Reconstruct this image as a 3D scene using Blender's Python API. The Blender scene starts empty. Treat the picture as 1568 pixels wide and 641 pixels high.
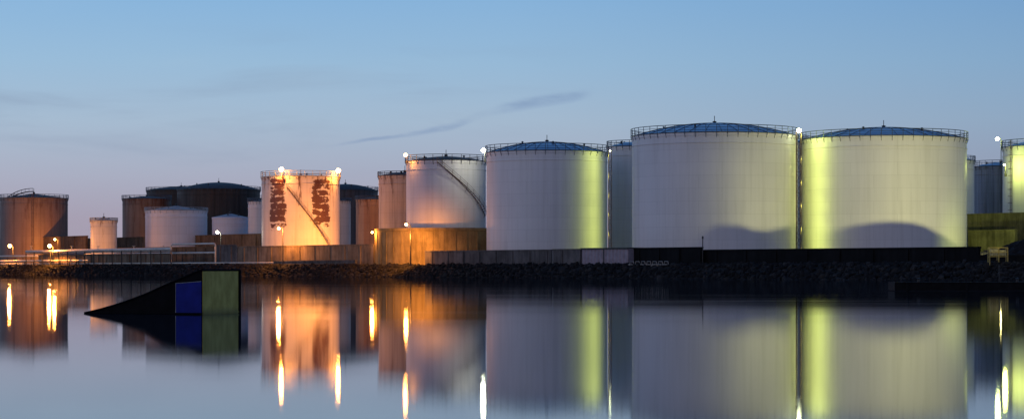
import bpy, math, random
import numpy as np
from mathutils import Vector, Matrix
random.seed(4); rng=np.random.default_rng(4)
sc=bpy.context.scene
sc.view_settings.view_transform='Standard'
try: sc.view_settings.look='None'
except Exception: pass
sc.view_settings.exposure=0; sc.view_settings.gamma=1

# ------------------------------------------------------------------ helpers from image pixels to world (metres)
F=3484.0; EYE=1.8; HZ=411.0
def X(b,D): return (b-784.0)*D/F          # lateral metres of image pixel column b at distance D
def Z(v,D): return EYE+(HZ-v)*D/F         # height in metres of image pixel row v at distance D
P0=np.array([-148.5,660.0]); TD=np.array([.559,-.829]); ND=np.array([.829,.559])
def shoreD(b,s=0): return (245.8+s)/(.829*(b-784)/F+.559)
def shoreP(b,s=0):
    D=shoreD(b,s); return X(b,D),D
def ts(t,s): p=P0+TD*t+ND*s; return p[0],p[1]
GZ=2.5

def lin(r,g,b):
    f=lambda c:(c/255/12.92) if c/255<=.04045 else ((c/255+.055)/1.055)**2.4
    return (f(r),f(g),f(b),1)

# ------------------------------------------------------------------ node helpers
class NT:
    def __init__(s,nt): s.nt=nt
    def n(s,t,**k):
        nd=s.nt.nodes.new(t)
        for a,v in k.items(): setattr(nd,a,v)
        return nd
    def put(s,sock,v):
        if hasattr(v,'links') or isinstance(v,bpy.types.NodeSocket): s.nt.links.new(v,sock)
        else: sock.default_value=v
    def m(s,op,a,b=0.0,c=None,clamp=False):
        nd=s.n('ShaderNodeMath',operation=op); nd.use_clamp=clamp
        s.put(nd.inputs[0],a); s.put(nd.inputs[1],b)
        if c is not None: s.put(nd.inputs[2],c)
        return nd.outputs[0]
    def comb(s,x,y,z):
        nd=s.n('ShaderNodeCombineXYZ')
        for i,v in enumerate((x,y,z)): s.put(nd.inputs[i],v)
        return nd.outputs[0]
    def sep(s,v):
        nd=s.n('ShaderNodeSeparateXYZ'); s.put(nd.inputs[0],v); return nd.outputs
    def noise(s,v,scale,detail=4,rough=.55,dist=0):
        nd=s.n('ShaderNodeTexNoise'); s.put(nd.inputs['Vector'],v)
        nd.inputs['Scale'].default_value=scale; nd.inputs['Detail'].default_value=detail
        nd.inputs['Roughness'].default_value=rough; nd.inputs['Distortion'].default_value=dist
        return nd.outputs['Fac']
    def mr(s,v,a,b,c=0.0,d=1.0,smooth=True):
        nd=s.n('ShaderNodeMapRange'); nd.interpolation_type='SMOOTHSTEP' if smooth else 'LINEAR'
        s.put(nd.inputs[0],v)
        for i,x in enumerate((a,b,c,d)): s.put(nd.inputs[i+1],x)
        return nd.outputs[0]
    def mix(s,f,a,b,blend='MIX'):
        nd=s.n('ShaderNodeMix',data_type='RGBA',blend_type=blend)
        s.put(nd.inputs[0],f); s.put(nd.inputs[6],a); s.put(nd.inputs[7],b)
        return nd.outputs[2]
    def ramp(s,f,stops):
        nd=s.n('ShaderNodeValToRGB'); e=nd.color_ramp.elements
        while len(e)<len(stops): e.new(.5)
        for i,(p,c) in enumerate(stops): e[i].position=p; e[i].color=c
        s.put(nd.inputs[0],f); return nd.outputs[0]
    def scale(s,v,x,y,z):
        nd=s.n('ShaderNodeMapping'); s.put(nd.inputs[0],v); nd.inputs['Scale'].default_value=(x,y,z)
        return nd.outputs[0]

def newmat(name):
    m=bpy.data.materials.new(name); m.use_nodes=True
    b=m.node_tree.nodes['Principled BSDF']; return m,NT(m.node_tree),b
def g(v): return (v,v,v,1)

def simple(name,col,rough=.6,metal=0,var=.25,scale=2.0,bump=0,spec=.3):
    m,t,b=newmat(name)
    tc=t.n('ShaderNodeTexCoord').outputs['Object']
    n=t.noise(tc,scale,5)
    c0=tuple(c*(1-var) for c in col)+(1,); c1=tuple(min(1,c*(1+var)) for c in col)+(1,)
    t.put(b.inputs['Base Color'],t.ramp(n,[(.3,c0),(.7,c1)]))
    b.inputs['Roughness'].default_value=rough; b.inputs['Metallic'].default_value=metal; b.inputs['Specular IOR Level'].default_value=spec
    if bump:
        bn=t.n('ShaderNodeBump'); bn.inputs['Strength'].default_value=bump
        t.put(bn.inputs['Height'],n); t.put(b.inputs['Normal'],bn.outputs[0])
    return m

def emis(name,col,st):
    m=bpy.data.materials.new(name); m.use_nodes=True; nt=m.node_tree; nt.nodes.clear()
    e=nt.nodes.new('ShaderNodeEmission'); e.inputs[0].default_value=tuple(col)+(1,); e.inputs[1].default_value=st
    o=nt.nodes.new('ShaderNodeOutputMaterial'); nt.links.new(e.outputs[0],o.inputs[0]); return m

def tankpaint(name,col,R,streak=.12,rust=0.0,rustcol=(.09,.035,.018),patches=None,seam=.1,corr=0,H=20):
    m,t,b=newmat(name)
    oc=t.n('ShaderNodeTexCoord').outputs['Object']; x,y,z=t.sep(oc)
    ang=t.m('MULTIPLY',t.m('ARCTAN2',x,t.m('MULTIPLY',y,-1)),R)
    uv=t.comb(ang,z,0)
    br=t.n('ShaderNodeTexBrick'); t.put(br.inputs['Vector'],uv)
    br.inputs['Color1'].default_value=g(1); br.inputs['Color2'].default_value=g(1-.6*seam); br.inputs['Mortar'].default_value=g(1-2.6*seam)
    br.inputs['Scale'].default_value=1; br.inputs['Brick Width'].default_value=9.0; br.inputs['Row Height'].default_value=2.45
    br.inputs['Mortar Size'].default_value=.04; br.inputs['Mortar Smooth'].default_value=.6
    base=t.mix(1.0,tuple(col)+(1,),br.outputs['Color'],'MULTIPLY')
    st=t.noise(t.scale(oc,1.1,1.1,.035),1.0,5,.65)
    stf=t.mr(st,.42,.72,1.0,1-streak*2.2)
    big=t.noise(t.scale(oc,.12,.12,.09),1.0,3)
    bf=t.mr(big,.3,.7,1-streak*.8,1.0)
    base=t.mix(1.0,base,t.comb(t.m('MULTIPLY',stf,bf),t.m('MULTIPLY',stf,bf),t.m('MULTIPLY',t.m('POWER',stf,1.15),bf)),'MULTIPLY')
    if rust>0:
        rn=t.noise(t.scale(oc,.9,.9,.12),1.0,7,.7); edge=t.m('MULTIPLY',t.mr(z,H*.55,H,0,.12),1)
        rf=t.mr(t.m('ADD',rn,edge),.62-rust*.12,.75-rust*.12,0,.85)
        base=t.mix(rf,base,tuple(rustcol)+(1,))
        rn2=t.noise(t.scale(oc,.2,.2,.15),1.0,5,.6)
        base=t.mix(t.mr(rn2,.4,.7,0,rust*.55),base,tuple(c*1.8 for c in rustcol)+(1,))
    if patches:
        for (xa,xb,za,zb) in patches:
            nz=t.noise(t.scale(oc,.36,.36,.55),1.0,9,.74,.5)
            zw=t.m('ADD',z,t.m('MULTIPLY',t.noise(t.scale(oc,.3,.3,.3),1.0,2),1.2))
            w=t.m('FRACT',t.m('DIVIDE',zw,1.75)); band=t.m('MULTIPLY',t.mr(w,.0,.2,0,1),t.mr(w,.8,1.0,1,0))
            win=t.m('MULTIPLY',t.mr(ang,xa-1.8,xa+.8,0,1),t.mr(ang,xb-.8,xb+1.8,1,0))
            win=t.m('MULTIPLY',win,t.m('MULTIPLY',t.mr(z,za-4,za+3,0,1),t.mr(z,zb-.8,zb+.8,1,0)))
            f=t.mr(t.m('ADD',t.m('ADD',nz,t.m('MULTIPLY',band,.09)),t.m('MULTIPLY',win,.39)),.87,.91,0,.95)
            base=t.mix(f,base,tuple(rustcol)+(1,))
    t.put(b.inputs['Base Color'],base)
    t.put(b.inputs['Roughness'],t.mr(st,.3,.7,.42,.62)); b.inputs['Specular IOR Level'].default_value=.35
    bn=t.n('ShaderNodeBump'); bn.inputs['Strength'].default_value=.35; bn.inputs['Distance'].default_value=.06
    hh=t.m('ADD',t.noise(t.scale(oc,.35,.35,.5),1.0,3),t.m('MULTIPLY',br.outputs['Fac'],-.3))
    if corr: hh=t.m('ADD',hh,t.m('MULTIPLY',t.m('SINE',t.m('MULTIPLY',ang,2*math.pi/corr)),2.0))
    t.put(bn.inputs['Height'],hh); t.put(b.inputs['Normal'],bn.outputs[0])
    return m

def concrete(name,col,stain=.4):
    m,t,b=newmat(name)
    oc=t.n('ShaderNodeTexCoord').outputs['Object']
    n1=t.noise(oc,.25,6,.6); n2=t.noise(t.scale(oc,1.2,1.2,.18),1.0,6,.7); n3=t.noise(oc,6,4)
    v=t.m('MULTIPLY',t.mr(n1,.3,.7,1-stain,1.1),t.mr(n2,.35,.7,1.05,1-stain))
    v=t.m('MULTIPLY',v,t.mr(n3,.2,.8,.85,1.1))
    t.put(b.inputs['Base Color'],t.mix(1.0,tuple(col)+(1,),t.comb(v,v,v),'MULTIPLY'))
    b.inputs['Roughness'].default_value=.9; b.inputs['Specular IOR Level'].default_value=.15
    bn=t.n('ShaderNodeBump'); bn.inputs['Strength'].default_value=.4; bn.inputs['Distance'].default_value=.1
    t.put(bn.inputs['Height'],n2); t.put(b.inputs['Normal'],bn.outputs[0]); return m

# ------------------------------------------------------------------ mesh builder
class MB:
    def __init__(s): s.v=[]; s.f=[]
    def add(s,vs,fs):
        o=len(s.v); s.v+= [tuple(map(float,p)) for p in vs]; s.f+=[tuple(o+i for i in q) for q in fs]
    def box(s,c,d,rot=0,taper=1.0):
        cx,cy,cz=c; hx,hy,hz=d[0]/2,d[1]/2,d[2]/2; ca,sa=math.cos(rot),math.sin(rot); vs=[]
        for k,tp in ((-1,1),(1,taper)):
            for i,j in ((-1,-1),(1,-1),(1,1),(-1,1)):
                a,b=i*hx*tp,j*hy*tp; vs.append((cx+a*ca-b*sa,cy+a*sa+b*ca,cz+k*hz))
        s.add(vs,[(3,2,1,0),(4,5,6,7),(0,1,5,4),(1,2,6,5),(2,3,7,6),(3,0,4,7)])
    def tube(s,pts,r,n=6,closed=False):
        P=[Vector(p) for p in pts]; N=len(P); rings=[]
        for i,p in enumerate(P):
            a=P[i-1] if (i>0 or closed) else P[i]; b=P[(i+1)%N] if (i<N-1 or closed) else P[i]
            d=(b-a).normalized(); up=Vector((0,0,1)) if abs(d.z)<.95 else Vector((1,0,0))
            u=d.cross(up).normalized(); w=u.cross(d)
            rr=r[i] if isinstance(r,(list,tuple)) else r
            rings.append([p+u*math.cos(2*math.pi*k/n)*rr+w*math.sin(2*math.pi*k/n)*rr for k in range(n)])
        vs=[q for R in rings for q in R]; fs=[]
        for i in range(N if closed else N-1):
            j=(i+1)%N
            for k in range(n): l=(k+1)%n; fs.append((i*n+k,i*n+l,j*n+l,j*n+k))
        if not closed: fs.append(tuple(range(n-1,-1,-1))); fs.append(tuple((N-1)*n+k for k in range(n)))
        s.add(vs,fs)
    def ring(s,R,z,r,c=(0,0),N=96,n=5):
        s.tube([(c[0]+R*math.cos(2*math.pi*i/N),c[1]+R*math.sin(2*math.pi*i/N),z) for i in range(N)],r,n,True)
    def lathe(s,prof,N=96,c=(0,0)):
        vs=[];fs=[];M=len(prof)
        for i in range(N):
            a=2*math.pi*i/N
            for (r,z) in prof: vs.append((c[0]+r*math.cos(a),c[1]+r*math.sin(a),z))
        for i in range(N):
            j=(i+1)%N
            for k in range(M-1): fs.append((i*M+k,j*M+k,j*M+k+1,i*M+k+1))
        s.add(vs,fs)
    def obj(s,name,mat,parent=None,loc=(0,0,0),smooth=False):
        me=bpy.data.meshes.new(name); me.from_pydata(s.v,[],s.f); me.update()
        if smooth:
            me.polygons.foreach_set('use_smooth',[True]*len(me.polygons))
        o=bpy.data.objects.new(name,me); sc.collection.objects.link(o)
        if mat: me.materials.append(mat)
        if parent: o.parent=parent
        else: o.location=loc
        if smooth:
            try:
                me.set_sharp_from_angle(angle=math.radians(35))
            except Exception: pass
        return o
def empty(name,loc):
    e=bpy.data.objects.new(name,None); e.location=loc; e.empty_display_size=1; sc.collection.objects.link(e); return e

# ------------------------------------------------------------------ shared materials
M_rail=simple('galvanised_rail',(.08,.10,.12),.5,.3)
M_railw=simple('pale_rail',(.35,.36,.34),.5,.2)
M_roofblue=simple('roof_blue_grey',(.13,.29,.44),.32,.3,.2,.4,0,.6)
M_roofdark=simple('roof_dark',(.03,.034,.038),.6,.1,.3,.3)
M_roofgrey=simple('roof_grey',(.25,.25,.27),.55,.1,.2,.3)
M_steel=simple('dark_steel',(.03,.03,.03),.5,.3)
M_stair=simple('stair_steel',(.13,.09,.08),.6,.2)

# ------------------------------------------------------------------ TANKS
def tank(b0,b1,vtop,D,col=(.66,.65,.64),roof='dome',rise=2.0,roofmat=None,rail=1.4,railmat=None,
         streak=.10,rust=0,patches=None,stair=None,seam=.10,zb=GZ-.1,vent=True,ladder=None,ribs=False,corr=0,posts=2.0,rustcol=(.09,.035,.018)):
    cb=(b0+b1)/2; R=(b1-b0)/2*D/F; cx=X(cb,D); H=Z(vtop,D)-zb
    e=empty('oil_storage_tank',(cx,D,zb))
    mp=tankpaint('tank_paint',col,R,streak,rust,rustcol,patches,seam,corr,H)
    w=MB(); w.lathe([(R,0),(R,H)],144); 
    w.obj('wall',mp,e,smooth=True)
    w=MB(); w.lathe([(R+.01,H-.55),(R+.10,H-.5),(R+.10,H+.02),(R-.05,H+.1)],144)
    w.lathe([(R+.005,H-1.95),(R+.12,H-1.93),(R+.12,H-1.83),(R+.005,H-1.8)],144)
    w.lathe([(R+.3,0),(R+.3,.35),(R+.005,.4)],96)
    w.obj('top_curb',mp,e)
    rf=MB(); prof=[]
    n=10
    for i in range(n+1):
        q=i/n; r=(R-.05)*(1-q)+.02
        z=H+.08+rise*((1-(r/R)**2) if roof=='dome' else q)
        prof.append((r,z))
    rf.lathe(prof,96); rm=roofmat or M_roofblue
    rf.obj('roof',rm,e,smooth=True)
    if ribs:
        rb=MB()
        for k in range(32):
            a=2*math.pi*k/32
            rb.tube([((r)*math.cos(a),(r)*math.sin(a),z+.04) for (r,z) in prof[:-1]],.05,4)
        rb.obj('roof_ribs',M_rail,e)
    if vent:
        v=MB(); zt=H+.08+rise
        v.lathe([(.35,zt-.3),(.35,zt+.3),(.5,zt+.35),(.1,zt+.5)],20)
        v.tube([(0,0,zt),(0,0,zt+1.5)],.07,5)
        for k in range(4):
            a=k*1.3+b0; rr=R*(.45+.1*k/1.2)
            zz=H+rise*((1-(rr/R)**2) if roof=='dome' else 1-rr/R)
            v.lathe([(.18,zz-.2),(.18,zz+.4),(.32,zz+.45),(.05,zz+.6)],10,(rr*math.cos(a),rr*math.sin(a)))
        v.obj('roof_vents',M_steel,e)
    if rail:
        q=MB(); Rr=R+.25; N=max(24,int(2*math.pi*R/posts))
        for zz,rr in ((rail,.07),(rail*.66,.045),(rail*.33,.045),(.1,.08)): q.ring(Rr,H+zz,rr,N=120,n=4)
        for k in range(N):
            a=2*math.pi*k/N; c_,s_=math.cos(a),math.sin(a)
            q.tube([(Rr*c_,Rr*s_,H-.3),(Rr*c_,Rr*s_,H+rail)],.055,4)
            q.tube([(R*c_,R*s_,H-.9),(Rr*c_,Rr*s_,H-.1)],.04,4)
        q.obj('roof_railing',railmat or M_rail,e)
    if stair:
        a0,z0,a1,z1=stair  # degrees from facing direction, height above base
        q=MB(); n=max(12,int(abs(math.radians(a1-a0))*R/.5)); 
        def P(k,rr,dz=0):
            a=math.radians(a0+(a1-a0)*k/n); zz=z0+(z1-z0)*k/n
            return (rr*math.sin(a),-rr*math.cos(a),zz+dz)
        for rr in (R+.12,R+.85): 
            q.tube([P(k,rr) for k in range(n+1)],.09,4)
        for dz in (.5,1.0): q.tube([P(k,R+.85,dz) for k in range(n+1)],.035,4)
        for k in range(n+1):
            q.tube([P(k,R+.1),P(k,R+.85)],.045,4)
            if k%3==0: q.tube([P(k,R+.85),P(k,R+.85,1.0)],.035,4)
            if k%6==0: q.tube([P(k,R+.02,-.9),P(k,R+.8)],.04,4)
        q.obj('spiral_stair',M_stair,e)
    if ladder is not None:
        q=MB(); a=math.radians(ladder); sx,cy=math.sin(a),-math.cos(a); tx,ty=math.cos(a),math.sin(a)
        for o in (-.3,.3): q.tube([((R+.25)*sx+tx*o,(R+.25)*cy+ty*o,1),((R+.25)*sx+tx*o,(R+.25)*cy+ty*o,H+1.4)],.05,4)
        zz=1
        while zz<H+1:
            q.tube([((R+.25)*sx-tx*.3,(R+.25)*cy-ty*.3,zz),((R+.25)*sx+tx*.3,(R+.25)*cy+ty*.3,zz)],.03,4); zz+=.45
        zz=3
        while zz<H+1.4:
            pts=[((R+.25+.75*math.sin(p))*sx+tx*.45*math.cos(p),(R+.25+.75*math.sin(p))*cy+ty*.45*math.cos(p),zz) for p in [math.pi*i/6 for i in range(7)]]
            q.tube(pts,.035,4); zz+=1.4
        q.obj('caged_ladder',M_stair,e)
    return e,R,H

WH=(.70,.69,.67)
S_=dict(streak=.05,seam=.07)
tank(968,1220,210,448,WH,'dome',2.6,rail=1.5,ribs=True,**S_)
tank(1228,1478,215,448,WH,'dome',2.4,rail=1.4,ribs=True,**S_)
tank(745,930,235,476,WH,'dome',2.3,rail=1.5,ribs=True,**S_)
tank(931,1015,226,490,WH,'dome',1.2,rail=1.3,**S_)
tank(1150,1236,220,500,WH,'dome',1.2,rail=1.3,ladder=40,**S_)
tank(1408,1491,247,520,WH,'dome',1.2,rail=1.1,**S_)
tank(1491,1575,256,540,(.20,.24,.30),'dome',1.0,rail=1.4,corr=1.6,streak=.3)
tank(1537,1700,226,470,WH,'dome',1.8,rail=1.4,ladder=-68,**S_)
tank(622,744,248,500,(.58,.57,.60),'dome',1.1,roofmat=M_roofdark,rail=1.3,stair=(-10,22.4,74,11.0),railmat=M_steel,streak=.06,seam=.08)
tank(580,660,270,530,(.46,.38,.33),'dome',.9,roofmat=M_roofdark,rail=1.0,streak=.15,rust=.1)
tank(401,520,272,615,(.66,.60,.54),'dome',.6,roofmat=M_roofgrey,rail=1.5,railmat=M_railw,stair=(-14,21.0,50,5.5),streak=.08,seam=.06,rust=.12,
     patches=[(-8.2,-3.2,10,23.5),(4.2,9.6,10,23.5)],rustcol=(.075,.020,.010))
tank(380,420,309,680,(.62,.60,.62),'cone',.6,roofmat=M_roofgrey,rail=1.0,streak=.05)
tank(325,380,333,690,(.52,.57,.68),'cone',1.2,roofmat=M_roofgrey,rail=0,streak=.05)
tank(223,317,323,700,(.66,.65,.68),'cone',1.6,roofmat=M_roofgrey,rail=1.0,railmat=M_railw,streak=.05)
tank(272,398,291,790,(.040,.031,.028),'dome',2.6,roofmat=M_roofdark,rail=1.1,rust=.2,streak=.3,rustcol=(.05,.025,.015))
tank(225,330,292,840,(.045,.034,.03),'dome',1.5,roofmat=M_roofdark,rail=1.1,rust=.2,rustcol=(.05,.025,.015))
tank(188,262,305,800,(.19,.14,.11),'dome',.9,roofmat=M_roofdark,rail=1.3,rust=.4,streak=.2)
tank(480,578,292,770,(.08,.07,.075),'dome',2.2,roofmat=M_roofdark,rail=1.2,streak=.2)
tank(505,537,308,690,(.60,.55,.50),'cone',.5,roofmat=M_roofgrey,rail=.9)
tank(545,612,306,640,(.32,.20,.14),'dome',.7,roofmat=M_roofdark,rail=1.0,rust=.35,corr=2.2)
tank(139,179,338,690,(.66,.62,.55),'cone',.8,roofmat=M_roofgrey,rail=.9,railmat=M_railw,rust=.1)
eA,RA,HA=tank(1,103,304,740,(.23,.16,.125),'cone',1.6,roofmat=M_roofdark,rail=1.2,rust=.3,streak=.15,ladder=10,rustcol=(.10,.05,.035))
q=MB(); pts=[]
for i in range(15):
    p=i/14*math.pi/2; pts.append((-RA-.4+ (RA+.4)*(1-math.cos(p)),-1.0,HA-6.5+8.8*math.sin(p)))
for dy in (-.5,.5):
    q.tube([(a,b+dy,c) for a,b,c in pts],.16,5); q.tube([(a,b+dy,c+1) for a,b,c in pts],.07,4)
for a,b,c in pts: q.tube([(a,b-.5,c),(a,b-.5,c+1)],.05,4)
q.obj('roof_gangway',M_stair,eA)

# ------------------------------------------------------------------ WALLS
C_grey=concrete('concrete_grey',(.13,.12,.115)); C_brown=concrete('concrete_brown',(.15,.105,.07)); C_dark=concrete('unlit_dark_concrete',(.008,.008,.009),.5)  # dark concrete: near-black base colour carries the shade of an unlit wall
C_warm=concrete('concrete_warm',(.22,.17,.12)); C_green=concrete('concrete_green_lit',(.15,.15,.065),.45)  # green concrete: greenish lamp light is tinted into its base colour
def wallseg(b0,b1,s,zt,mat,name='concrete_bund_wall',s1=None,pil=6.0,th=.4,cop=True,zb=2.0):
    x0,y0=shoreP(b0,s); x1,y1=shoreP(b1,s if s1 is None else s1)
    L=math.hypot(x1-x0,y1-y0); rot=math.atan2(y1-y0,x1-x0); e=MB()
    e.box((L/2,0,(zt-zb)/2),(L,th,zt-zb))
    if cop: e.box((L/2,0,zt-zb+.125),(L+.1,th+.22,.25))
    if pil:
        k=pil/2
        while k<L:
            e.box((k,-th/2-.09,(zt-zb)/2-.05),(.4,.18,zt-zb-.1)); k+=pil
    o=e.obj(name,mat,None,(x0,y0,zb)); o.rotation_euler=(0,0,rot); return o
wallseg(652,845,7,Z(384.5,458),C_grey)
wallseg(848,890,6.5,Z(382,425),C_grey)
wallseg(965,1075,8,Z(380.5,412),C_dark)
wallseg(1077,1500,9,Z(382,376),C_dark,pil=8)
wallseg(1500,1640,9,Z(392,340),C_dark,pil=8)
wallseg(365,573,9,Z(377,530),C_warm,pil=7)
wallseg(420,545,6.5,Z(402,530)+.3,C_grey,pil=0)
wallseg(330,364,9,Z(376,560),C_grey)
wallseg(180,329,26,Z(379,620),C_brown)
wallseg(60,262,8,Z(390,620),C_warm,pil=5)
wallseg(-80,134,38,Z(361.5,700),C_brown,pil=9)
wallseg(134,400,62,Z(361,690),C_brown,pil=9)
wallseg(520,660,34,Z(377,530),C_brown,pil=9)
wallseg(1483,1760,86,Z(326,440),C_green,pil=7,th=.8)
wallseg(1484,1556,80,Z(352,432),C_green,pil=0,th=.6)
bx=X(683,500); q=MB(); Rb=15.6; hb=Z(349,488)-GZ+.1
q.lathe([(Rb,0),(Rb,hb),(Rb-.6,hb),(Rb-.6,0)],120)
q.lathe([(Rb+.003,hb-.6),(Rb+.15,hb-.55),(Rb+.15,hb+.02),(Rb-.1,hb+.03)],120)
for k in range(40):
    a=2*math.pi*k/40; q.box(((Rb+.04)*math.cos(a),(Rb+.04)*math.sin(a),hb/2-.4),(.14,.3,hb-.9),a)
q.obj('circular_bund_wall',concrete('bund_concrete',(.24,.19,.09),.35),None,(bx,500,GZ-.1))

# ------------------------------------------------------------------ GROUND, WATER, RIPRAP
gm,t,b=newmat('ground_gravel'); oc=t.n('ShaderNodeTexCoord').outputs['Object']
t.put(b.inputs['Base Color'],t.ramp(t.noise(oc,.6,8,.7),[(.3,(.012,.012,.012,1)),(.7,(.035,.032,.03,1))])); b.inputs['Roughness'].default_value=.95; b.inputs['Specular IOR Level'].default_value=.1
prof=[(-40,-6),(-3,-1.2),(0,-.15),(4.4,2.2),(7,2.45),(40,2.5),(400,2.5),(7000,2.5)]
ts_=list(np.linspace(-4000,-100,6))+list(np.linspace(-80,460,50))+[600,1200,3500]
q=MB(); M=len(prof); vs=[];fs=[]
for i,tt in enumerate(ts_):
    for s_,z_ in prof:
        p=ts(tt,s_); vs.append((p[0],p[1],z_+(0 if z_>2.3 or z_<-1 else random.uniform(-.15,.1))))
for i in range(len(ts_)-1):
    for k in range(M-1): fs.append((i*M+k,i*M+k+1,(i+1)*M+k+1,(i+1)*M+k))
q.add(vs,fs); q.obj('ground',gm)

wm=bpy.data.materials.new('calm_water'); wm.use_nodes=True; wm.node_tree.nodes.clear(); t=NT(wm.node_tree)
pos=t.n('ShaderNodeNewGeometry').outputs['Position']
gl=t.n('ShaderNodeBsdfGlossy'); gl.distribution='BECKMANN'; gl.inputs['Color'].default_value=(.90,.93,.96,1)
rn=t.noise(t.scale(pos,.015,.05,1),1.0,4,.6)
t.put(gl.inputs['Roughness'],t.mr(rn,.3,.7,.042,.060))
df=t.n('ShaderNodeBsdfDiffuse'); df.inputs['Color'].default_value=(.015,.03,.045,1)
fr=t.n('ShaderNodeFresnel'); fr.inputs['IOR'].default_value=2.8
mx=t.n('ShaderNodeMixShader'); t.put(mx.inputs[0],fr.outputs[0]); t.put(mx.inputs[1],df.outputs[0]); t.put(mx.inputs[2],gl.outputs[0])
o=t.n('ShaderNodeOutputMaterial'); t.put(o.inputs[0],mx.outputs[0])
q=MB(); q.add([(-8000,-3000,0),(8000,-3000,0),(8000,8000,0),(-8000,8000,0)],[(0,1,2,3)]); q.obj('water',wm)

def rocks(name,pts,sizes,mat):
    ph=(1+5**.5)/2
    iv=np.array([(-1,ph,0),(1,ph,0),(-1,-ph,0),(1,-ph,0),(0,-1,ph),(0,1,ph),(0,-1,-ph),(0,1,-ph),(ph,0,-1),(ph,0,1),(-ph,0,-1),(-ph,0,1)])/1.9
    fi=np.array([(0,11,5),(0,5,1),(0,1,7),(0,7,10),(0,10,11),(1,5,9),(5,11,4),(11,10,2),(10,7,6),(7,1,8),(3,9,4),(3,4,2),(3,2,6),(3,6,8),(3,8,9),(4,9,5),(2,4,11),(6,2,10),(8,6,7),(9,8,1)])
    n=len(pts); V=iv[None]*rng.uniform(.7,1.3,(n,12,1))*np.array(sizes)[:,None,None]*rng.uniform(.6,1.3,(n,1,3))
    a=rng.uniform(0,6.28,n); c,s_=np.cos(a),np.sin(a)
    Vx=V[...,0]*c[:,None]-V[...,1]*s_[:,None]; Vy=V[...,0]*s_[:,None]+V[...,1]*c[:,None]
    V=np.stack([Vx,Vy,V[...,2]],-1)+np.array(pts)[:,None,:]
    Fc=(fi[None]+np.arange(n)[:,None,None]*12).reshape(-1,3)
    me=bpy.data.meshes.new(name); me.from_pydata(V.reshape(-1,3).tolist(),[],Fc.tolist()); me.update()
    me.materials.append(mat); o=bpy.data.objects.new(name,me); sc.collection.objects.link(o); return o
rm,t,b=newmat('riprap_stone'); gi=t.n('ShaderNodeNewGeometry'); oc=t.n('ShaderNodeTexCoord').outputs['Object']
c=t.ramp(gi.outputs['Random Per Island'],[(0,(.008,.008,.009,1)),(.75,(.018,.017,.017,1)),(1,(.06,.056,.052,1))])
t.put(b.inputs['Base Color'],t.mix(t.noise(oc,3,4),c,(.010,.010,.010,1))); b.inputs['Roughness'].default_value=.85; b.inputs['Specular IOR Level'].default_value=.12
pts=[];sz=[]
for i in range(9500):
    tt=rng.uniform(-60,480); s_=rng.uniform(-1.2,6.2); z=np.interp(s_,[-3,0,4.4,7],[-1.2,-.15,2.2,2.45])
    p=ts(tt,s_); pts.append((p[0],p[1],z+.08)); sz.append(rng.uniform(.25,.62))
rocks('riprap_rocks',pts,sz,rm)

def heap(name,cx,cy,rx,ry,h,mat,n=46,p=1.0):
    q=MB(); vs=[];fs=[]
    for i in range(n+1):
        for j in range(n+1):
            a=i/n*2-1; b_=j/n*2-1; r=min(1,math.hypot(a,b_)); 
            z=h*(1-r)**p if r<1 else -.2
            z+= (random.uniform(-.35,.35) if 0<r<.97 else 0)
            vs.append((a*rx,b_*ry,z))
    for i in range(n):
        for j in range(n): k=i*(n+1)+j; fs.append((k,k+n+1,k+n+2,k+1))
    q.add(vs,fs); return q.obj(name,mat,None,(cx,cy,GZ-.05))
heap('stone_embankment',92,355,21,13,8.2,rm,60,.9)

# ------------------------------------------------------------------ UNSEEN HEAP behind the long wall, ridge shaped to cast the tank shadows
LP=(86.0,372.0,3.3)
prof_pts=[]
def tp(b_,v,c0,r0,D):
    R=r0*D/F; sn=max(-.999,min(.999,(b_-c0)/r0)); x=X(c0,D)+R*sn; y=D-R*math.sqrt(1-sn*sn); return x,y,Z(v,y)
for b_,v in ((1010,396),(1045,384),(1066,362),(1082,346),(1098,342),(1118,343),(1138,349),(1158,352),(1180,349),(1205,344),(1218,342)):
    prof_pts.append(tp(b_,v,1094,126,448))
for b_,v in ((1262,352),(1295,343),(1325,339),(1350,337.5),(1375,340),(1400,348),(1425,361),(1445,372),(1462,377),(1472,372)):
    prof_pts.append(tp(b_,v,1353,125,448))
az=[];sl=[]
for x,y,z in prof_pts:
    az.append(math.atan2(x-LP[0],y-LP[1])); sl.append((z-LP[2])/math.hypot(x-LP[0],y-LP[1]))
o_=np.argsort(az); az=np.array(az)[o_]; sl=np.array(sl)[o_]
q=MB(); vs=[];fs=[]; N=120; rad=[10.5,12.5,14,15,16,18,21]; wgt=[0,.5,.9,1,.85,.4,0]
A=np.linspace(az[0]-.25,az[-1]+.25,N)
for a in A:
    s_=np.interp(a,az,sl); hgt=LP[2]+s_*15-GZ+random.uniform(-.03,.03)
    if a<az[0]: hgt*=max(0,1-(az[0]-a)/.25)
    if a>az[-1]: hgt*=max(0,1-(a-az[-1])/.25)
    for r,w_ in zip(rad,wgt): vs.append((LP[0]+r*math.sin(a),LP[1]+r*math.cos(a),GZ-.05+max(0,hgt)*w_))
for i in range(N-1):
    for k in range(6): fs.append((i*7+k,i*7+k+1,(i+1)*7+k+1,(i+1)*7+k))
q.add(vs,fs); q.obj('shadow_heap',rm)

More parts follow.
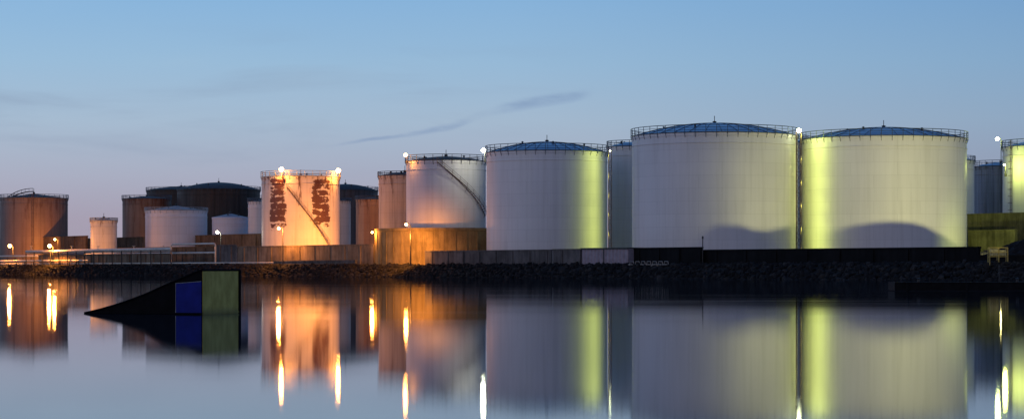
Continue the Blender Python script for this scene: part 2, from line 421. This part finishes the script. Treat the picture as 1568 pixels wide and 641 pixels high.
# ------------------------------------------------------------------ LAMPS
ORG=(1.0,.33,.05); YG=(.84,.96,.17); CRM=(1.0,.93,.36); WHT=(1.0,.97,.75)
E_o=emis('sodium_lamp',(1,.50,.14),40); E_y=emis('mercury_lamp',(.93,1,.55),40); E_w=emis('white_lamp',(1,.93,.7),40)
def addlight(e,loc,power,col,rad=.25,spot=None,aim=None,blend=.5):
    l=bpy.data.lights.new('lamp_light','SPOT' if spot else 'POINT'); l.energy=power; l.color=col; l.shadow_soft_size=rad
    if spot: l.spot_size=math.radians(spot); l.spot_blend=blend
    o=bpy.data.objects.new('lamp_light',l); sc.collection.objects.link(o); o.parent=e; o.location=loc
    if aim is not None:
        Rm=Matrix.Rotation(e.rotation_euler.z,3,'Z'); wl=Vector(e.location)+Rm@Vector(loc)
        d=Rm.inverted()@(Vector(aim)-wl); o.rotation_euler=d.to_track_quat('-Z','Y').to_euler()
    return o
def sphere(c,r,n=8):
    q=MB(); q.lathe([(max(.001,r*math.sin(math.pi*i/n)),c[2]-r*math.cos(math.pi*i/n)) for i in range(n+1)],12,(c[0],c[1])); return q
def street_lamp(b,v,D,power,col,em,zb=GZ-.1,r=.28,arm=.9,name='street_lamp',lo=(0,-.7,-.5),spot=None,aim=None,rad=.45):
    zt=Z(v,D); x=X(b,D); e=empty(name,(x,D,zb)); h=zt-zb
    q=MB(); q.tube([(arm,.3,0),(arm,.3,h*.5),(arm,.3,h-.3),(arm*.7,.2,h+.15),(0,0,h+.22)],[.13,.10,.08,.06,.05],8); q.box((arm,.3,.3),(.4,.4,.6)); q.obj('pole',M_steel,e)
    q=MB(); q.box((0,0,h+.2),(.75,.4,.16),0,.7); q.obj('lamp_head',M_steel,e)
    sphere((0,0,h-.05),r).obj('bulb',em,e,smooth=True)
    if power: addlight(e,(lo[0],lo[1],h+lo[2]),power,col,rad,spot,aim,1)
    return e
street_lamp(15,376,672,14000,ORG,E_o,r=.5)
street_lamp(76,376,640,18000,ORG,E_o,r=.5)
street_lamp(84,366,690,6000,ORG,E_o,r=.35)
street_lamp(333,355,640,2500,WHT,E_w,r=.4)
street_lamp(427,349,529,14000,ORG,E_o,r=.33)
street_lamp(570,355,497,3000,ORG,E_o,r=.25)
street_lamp(622,343,475,1500,ORG,E_o,r=.3,lo=(0,-1.0,-1.0))
addlight(bpy.data.objects['street_lamp.006'],(0,-.6,6.5),26000,ORG,.4,125,(X(632,486),486,3),1)
street_lamp(431,259,604,5000,ORG,E_o,zb=Z(272,604),r=.6,arm=.4,name='rim_lamp')
street_lamp(518,261,610,6000,ORG,E_o,zb=Z(272,610),r=.6,arm=.4,name='rim_lamp')
street_lamp(621,237,495,1100,ORG,E_o,zb=Z(250,495),r=.38,arm=.3,name='rim_lamp')
street_lamp(740,230,487,1600,WHT,E_y,zb=Z(248,487),r=.45,arm=.3,name='rim_lamp')
street_lamp(1538,252,463,1800,YG,E_y,zb=Z(270,463),r=.2,arm=.3,name='rim_lamp')
street_lamp(1527,212,500,1800,YG,E_y,r=.4,name='street_lamp')

def floodlight(x,y,z,zb,power,col,aim,spot,em,r=.3,rad=.25,name='floodlight',blend=.5):
    e=empty(name,(x,y,zb)); h=z-zb
    e.rotation_euler=(0,0,math.atan2(aim[1]-y,aim[0]-x)+math.pi/2)   # local -Y faces the target
    q=MB(); q.tube([(0,.3,0),(0,.3,h)],.09,6); q.box((0,.3,.15),(.5,.5,.3)); q.box((0,.28,h),(.9,.2,.6)); q.obj('mast_and_housing',M_steel,e)
    q=MB(); q.box((0,.13,h),(r*2,.08,r*1.4)); q.obj('lens',em,e)
    addlight(e,(0,-.3,h),power,col,rad,spot,aim,blend); return e
floodlight(LP[0],LP[1],LP[2],GZ,92000,CRM,(65.5,448,15),57,E_w,rad=.2,blend=.7)
def lighting_tower(b,v,D,w,bulb,lights,spot,aimx,aimy,off):
    tx,ty=X(b,D),D
    e=empty('lighting_tower',(tx,ty,GZ-.1)); q=MB(); Ht=Z(v,ty)-GZ
    for i in (-w,w):
        for j in (-w,w): q.tube([(i,j,0),(i,j,Ht)],.06,5)
    zz=0
    while zz<Ht-2:
        for a,b_ in (((-w,-w),(w,-w)),((w,-w),(w,w)),((w,w),(-w,w)),((-w,w),(-w,-w))):
            q.tube([(a[0],a[1],zz),(b_[0],b_[1],zz+2)],.035,4); q.tube([(a[0],a[1],zz),(b_[0],b_[1],zz)],.035,4)
        zz+=2
    q.obj('lattice',M_stair,e)
    sphere((0,-.3,Ht+.1),bulb).obj('bulb',E_y,e,smooth=True)
    for zl,pw in lights:
        addlight(e,(off[0],off[1],zl-GZ+.1),pw,YG,.3,spot,(aimx,aimy,zl-2),.9)
lighting_tower(1223,200,438.8,.45,.42,[(27.6,1150),(23,560),(18.5,560),(14,560),(9.5,560),(5.5,520)],160,62,443,(.6,-.9))
lighting_tower(934,231,466,.3,.14,[(25,620),(21,400),(17,370),(13,370),(9,370),(5,350)],150,15,469,(-.4,-.9))
floodlight(X(548,590),590,5.5,GZ,50000,ORG,(X(470,600),615,15),100,E_o,r=.3,blend=1)
floodlight(X(405,585),585,4.5,GZ,24000,ORG,(X(470,600),615,14),95,E_o,r=.2,blend=1)
floodlight(X(575,505),505,5.5,GZ,6500,ORG,(X(588,520),530,17),60,E_o,r=.2,blend=1)
floodlight(X(70,712),712,6,GZ,20000,ORG,(X(50,730),730,11),110,E_o,r=.2,blend=1)  # unseen lamp added behind the wall to brighten the leftmost tank
floodlight(X(205,760),760,6,GZ,10000,ORG,(X(200,790),790,12),110,E_o,r=.2,blend=1)  # another added, hidden lamp, warming the brown tank
floodlight(X(165,670),670,6,GZ,7000,ORG,(X(160,690),690,9),100,E_o,r=.2,blend=1)
floodlight(X(1510,425),425,5,GZ,3500,YG,(X(1512,450),450,8),120,E_y,r=.2,blend=1)

# ------------------------------------------------------------------ WATER-SKI JUMP
th=math.radians(23); C=(X(309,89.6),89.6)
e=empty('water_ski_jump_ramp',(C[0],C[1],0)); e.rotation_euler=(0,0,-th)
L=5.42; W=2.9; tt=[0,.02,.17,.33,.47,.61,.75,.88,1]; hh=[1.74,1.73,1.42,1.1,.80,.55,.33,.16,.03]
M_blk=simple('ramp_black',(.004,.004,.005),.7,0,.4,3,0,.05)
M_blue=simple('ramp_blue_panel',(.008,.015,.16),.6,0,.3,1.6,0,.1)
M_olv,t,b=newmat('ramp_olive_panel'); oc=t.n('ShaderNodeTexCoord').outputs['Object']
n=t.noise(t.scale(oc,1,2,1),1.4,6,.6); x_,y_,z_=t.sep(oc)
c_=t.ramp(n,[(.3,(.27,.22,.035,1)),(.75,(.48,.41,.10,1))]); c_=t.mix(t.mr(z_,.0,.35,.55,0),c_,(.06,.06,.02,1))
t.put(b.inputs['Base Color'],c_); b.inputs['Roughness'].default_value=.5; b.inputs['Specular IOR Level'].default_value=.15
q=MB(); vs=[];fs=[];n=len(tt)
for yy in (0,W):
    for a,h in zip(tt,hh): vs.append((-a*L,yy,h))
    for a in tt: vs.append((-a*L,yy,-.25))
for i in range(n-1):
    fs.append((i,i+1,n+i+1,n+i)); o2=2*n; fs.append((o2+i,o2+n+i,o2+n+i+1,o2+i+1)); fs.append((i,o2+i,o2+i+1,i+1))
fs.append((0,n,3*n,2*n)); fs.append((n-1,3*n-1,4*n-1,2*n-1))
q.add(vs,fs); q.obj('body',M_blk,e)
q=MB(); q.tube([(-a*L,-.03,h) for a,h in zip(tt,hh)],.035,6); q.tube([(-a*L,W+.03,h) for a,h in zip(tt,hh)],.035,6); q.tube([(0.03,-.03,1.75),(0.03,W+.03,1.75)],.04,6)
q.tube([(.03,W+.02,-.2),(.03,W+.02,1.75)],.06,6); q.tube([(0,-.05,.03),(-L,-.05,.03)],.04,6)
q.obj('edge_trim',M_blk,e)
q=MB(); hx=1.17
q.add([(0-.01,-.03,-.2),(-hx,-.03,-.2),(-hx,-.03,1.22),(-.01,-.03,1.30),(0-.01,-.004,-.2),(-hx,-.004,-.2),(-hx,-.004,1.22),(-.01,-.004,1.30)],[(0,1,2,3),(7,6,5,4),(0,3,7,4),(1,5,6,2),(3,2,6,7)]); q.obj('blue_side_panel',M_blue,e)
q=MB(); q.tube([(-hx,-.035,0),(-hx,-.035,1.22),(-.01,-.035,1.30)],.012,4); q.obj('panel_edge',M_railw,e)
q=MB(); q.box((.02,W/2-.03,.82),(.03,W-.12,1.76)); q.box((.042,W/2,.06),(.02,W-.1,.05)); q.obj('end_panel',M_olv,e)

# ------------------------------------------------------------------ PONTOON right
M_tim=simple('dark_timber',(.006,.006,.006),.8,0,.4,2,0,.1)
e=empty('floating_pontoon',(X(1370,184),184,0)); q=MB()
q.box((20,1.6,.36),(40,3.2,.62)); 
for k in range(80): q.box((.25+k*.5,1.6,.69),(.46,3.3,.05))
for k in range(9): q.tube([(1+k*4.8,-.08,-.4),(1+k*4.8,-.08,.62)],.13,7)
q.obj('deck',M_tim,e)
q=MB()
for k in range(5): q.lathe([(.12,.7),(.1,.95),(.18,1.0),(.02,1.05)],10,(2+k*8,.4))
q.tube([(X(1534,184)-X(1370,184),1,.6),(X(1534,184)-X(1370,184),1,2.1)],.04,5)
q.obj('bollards',M_steel,e)

# ------------------------------------------------------------------ CORRUGATED SHED
x0,y0=shoreP(891,6.5); x1,y1=shoreP(962,6.5); L=math.hypot(x1-x0,y1-y0); rot=math.atan2(y1-y0,x1-x0); zt=Z(380,shoreD(925,6))
e=empty('corrugated_shed',(x0,y0,2.2)); e.rotation_euler=(0,0,rot); h=zt-2.2
q=MB(); n=int(L/.28); vs=[];fs=[]
for i in range(n+1):
    x=L*i/n; y=(-.2 if (i//2)%2 else .0)
    vs+= [(x,y,0),(x,y,h)]
for i in range(n): fs.append((2*i,2*i+2,2*i+3,2*i+1))
q.add(vs,fs); q.box((L/2,1.6,h/2-.02),(L-.05,3,h-.06)); q.obj('ribbed_walls',simple('shed_metal',(.27,.23,.26),.6,.1,.2,1),e)
q=MB(); q.box((L/2,1.5,h+.05),(L+.4,3.6,.14)); q.box((L/2,-.26,h-.1),(L+.4,.1,.18)); q.box((L*.5,-.26,h/2),(.25,.06,h-.1)); q.obj('roof_and_trim',M_steel,e)

# ------------------------------------------------------------------ PIPES left
M_pipe=simple('pipe_paint',(.50,.46,.38),.45,.1,.2,.5)
e=empty('pipe_rack',(0,0,0)); q=MB(); st=MB()
for (ba,bb,s_,v,r) in ((40,262,5.5,383,.28),(40,262,6.2,385.5,.22),(90,262,12,381.5,.2),(0,135,6,399,.25),(0,420,6.5,403,.18),(130,330,14,388,.25),(0,60,16,392,.3)):
    a=shoreP(ba,s_); c=shoreP(bb,s_); D=(a[1]+c[1])/2; z=Z(v,D); q.tube([(a[0],a[1],z),(c[0],c[1],z)],r,8)
    n=int(math.hypot(a[0]-c[0],a[1]-c[1])/6)
    for k in range(n+1):
        px_=a[0]+(c[0]-a[0])*k/n; py=a[1]+(c[1]-a[1])*k/n; st.box((px_,py,(z-r+2)/2),(.22,.22,z-r-2))
a=shoreP(262,8); zt=Z(374,a[1]); c=shoreP(330,8); zc=Z(374.5,c[1])
q.tube([(a[0],a[1],2),(a[0],a[1],zt-.4),(a[0]+.4,a[1]-.3,zt),(c[0]-.3,c[1]+.3,zt),(c[0],c[1],zt-.4),(c[0],c[1],2)],.22,8)
for bb in (48,110,150,205,250):
    a=shoreP(bb,6.9); z=Z(382,a[1]); q.lathe([(.05,z),(.45,z+.05),(.45,z+.15),(.1,z+.2),(.1,z+.9),(.5,z+.95),(.5,z+1.0),(.02,z+1.05)],12,(a[0],a[1]))
q.obj('pipes',M_pipe,e,smooth=True); st.obj('trestles',M_steel,e)

def cabin(b,s_,w,d,h,mat,name):
    x,y=shoreP(b,s_); e=empty(name,(x,y,GZ)); e.rotation_euler=(0,0,math.atan2(-.829,.559)*.5)
    q=MB(); q.box((0,0,h/2),(w,d,h)); q.obj('walls',mat,e)
    q=MB(); q.add([(-w/2-.3,-d/2-.3,h+.003),(w/2+.3,-d/2-.3,h+.003),(w/2+.3,d/2+.3,h+.003),(-w/2-.3,d/2+.3,h+.003),(-w/2-.3,0,h+.8),(w/2+.3,0,h+.8)],[(0,1,5,4),(2,3,4,5),(0,4,3),(1,2,5),(3,2,1,0)]); q.obj('roof',M_roofdark,e)
    q=MB(); q.box((w*.2,-d/2-.03,1.05),(.95,.06,2.1)); q.box((-w*.22,-d/2-.03,1.7),(1.2,.06,.9)); q.obj('door_and_window',M_steel,e)
cabin(118,22,9,5,3.2,C_warm,'pump_house'); cabin(205,16,7,4,2.8,C_grey,'pump_house')

x,y=shoreP(1076,6); q=MB(); q.tube([(0,0,0),(0,0,Z(361,y)-2)],.09,6); q.box((0,0,Z(361,y)-2.3),(.3,.1,.4)); q.obj('marker_pole',M_steel,None,(x,y,2))
x,y=shoreP(1528,5.5); e=empty('equipment_cage',(x,y,2.3)); q=MB(); w=2.7; h=Z(379,y)-2.3
for i in (-1,0,1):
    for j in (-.6,.6): q.tube([(i*w/2,j,0),(i*w/2,j,h)],.06,5)
for zz in (h,h*.75,h*.5):
    q.tube([(-w/2,-.6,zz),(w/2,-.6,zz)],.05,5); q.tube([(-w/2,.6,zz),(w/2,.6,zz)],.05,5)
q.obj('frame',simple('yellow_frame',(.45,.36,.10),.5),e)
q=MB(); q.box((-.62,0,h*.75),(1.1,.8,h*.38)); q.box((.66,0,h*.72),(1.0,.8,h*.3)); q.obj('cabinets',simple('cabinet',(.35,.32,.16),.5,0,.5,3),e)
addlight(e,(0,-2.0,h+1.0),60,(1,.85,.3),.1)
x,y=shoreP(992,4.5); e=empty('stacked_steel_barriers',(x,y,2.2)); e.rotation_euler=(0,0,math.atan2(-.829,.559)); q=MB()
for k in range(7):
    q.box((-5+k*1.7,random.uniform(-.3,.3),.35),(1.3,.5,.12)); q.tube([(-5.6+k*1.7,0,0),(-5.3+k*1.7,0,.9),(-4.3+k*1.7,0,.9),(-4.1+k*1.7,0,0)],.07,5)
q.obj('barriers',simple('barrier_zinc',(.3,.28,.25),.5,.2),e)

# ------------------------------------------------------------------ SUN (afterglow) + WORLD
sl_=bpy.data.lights.new('sun','SUN'); sl_.energy=.15; sl_.angle=math.radians(50); sl_.color=(1,.84,.88)
so=bpy.data.objects.new('sun',sl_); sc.collection.objects.link(so)
so.rotation_euler=Vector((.84,.50,-.16)).to_track_quat('-Z','Y').to_euler()

w=bpy.data.worlds.new('World'); sc.world=w; w.use_nodes=True; w.node_tree.nodes.clear(); t=NT(w.node_tree)
gen=t.n('ShaderNodeTexCoord').outputs['Generated']; x,y,z=t.sep(gen)
hyp=t.m('SQRT',t.m('ADD',t.m('MULTIPLY',x,x),t.m('MULTIPLY',y,y))); el=t.m('DIVIDE',z,t.m('MAXIMUM',hyp,.001))
azm=t.m('DIVIDE',x,t.m('MAXIMUM',y,.05))
r1=t.ramp(t.m('MULTIPLY',el,5,clamp=True),[(0,lin(160,148,166)),(.10,lin(168,161,182)),(.2,lin(170,177,200)),(.32,lin(166,190,215)),(.45,lin(152,190,223)),(.6,lin(134,182,226)),(1,lin(100,154,214))])
col=t.mix(t.mr(el,.2,1.2),r1,lin(44,80,140))
azf=t.mr(azm,-.25,.25,0,1,False)
col=t.mix(1.0,col,t.ramp(azf,[(0,(1.0,1.0,1.0,1)),(.5,(.92,.94,.96,1)),(1,(.63,.72,.81,1))]),'MULTIPLY')
bk=t.m('MULTIPLY',t.mr(y,.2,-.8),t.mr(el,.9,0)); col=t.mix(bk,col,(.33,.30,.40,1))
uv=t.comb(azm,t.m('MULTIPLY',el,7.0),0)
c1=t.noise(uv,7,5,.55,.4); leftw=t.m('MULTIPLY',t.mr(azm,.1,-.12),t.m('MULTIPLY',t.mr(el,.03,.06),t.mr(el,.11,.09)))
col=t.mix(t.m('MULTIPLY',t.mr(c1,.48,.75),t.m('MULTIPLY',leftw,.38)),col,lin(126,146,178))
c1b=t.noise(uv,3.2,4,.5,.3); col=t.mix(t.m('MULTIPLY',t.mr(c1b,.5,.75),.16),col,lin(185,200,215))
wn=t.noise(t.comb(t.m('MULTIPLY',azm,30),t.m('MULTIPLY',el,120),0),1.0,4,.6)
line=t.m('ADD',t.m('ADD',.0712,t.m('MULTIPLY',azm,.165)),t.m('MULTIPLY',t.m('SUBTRACT',wn,.5),.0035))
line=t.m('SUBTRACT',line,t.mr(azm,-.03,-.005,.0045,0)); 
d=t.m('ABSOLUTE',t.m('SUBTRACT',el,line))
wid=t.mr(azm,-.085,.02,.0008,.0030)
mk=t.m('MULTIPLY',t.m('SUBTRACT',1,t.mr(t.m('DIVIDE',d,wid),.1,1.2)),t.m('MULTIPLY',t.mr(azm,-.085,-.055),t.mr(azm,.037,.026)))
gap=t.mr(t.m('ABSOLUTE',t.m('ADD',azm,.013)),.002,.011,.25,1)
mk=t.m('MULTIPLY',mk,t.m('MULTIPLY',gap,t.mr(wn,.25,.6,.3,1)))
col=t.mix(t.m('MULTIPLY',mk,.6),col,lin(114,144,188))
bg=t.n('ShaderNodeBackground'); t.put(bg.inputs[0],col); bg.inputs[1].default_value=.93
sky=t.n('ShaderNodeTexSky',sky_type='NISHITA'); sky.sun_disc=False; sky.sun_elevation=math.radians(2); sky.sun_rotation=math.radians(227)
b2=t.n('ShaderNodeBackground'); t.put(b2.inputs[0],sky.outputs[0]); b2.inputs[1].default_value=.02
ad=t.n('ShaderNodeAddShader'); t.put(ad.inputs[0],bg.outputs[0]); t.put(ad.inputs[1],b2.outputs[0])
o=t.n('ShaderNodeOutputWorld'); t.put(o.inputs[0],ad.outputs[0])

# ------------------------------------------------------------------ CAMERA
cam=bpy.data.cameras.new('camera'); co=bpy.data.objects.new('camera',cam); sc.collection.objects.link(co)
co.location=(0,0,EYE); co.rotation_euler=(math.radians(90),0,0)
cam.sensor_width=36; cam.lens=80; cam.shift_y=90.5/1568; cam.clip_start=.5; cam.clip_end=20000
sc.camera=co
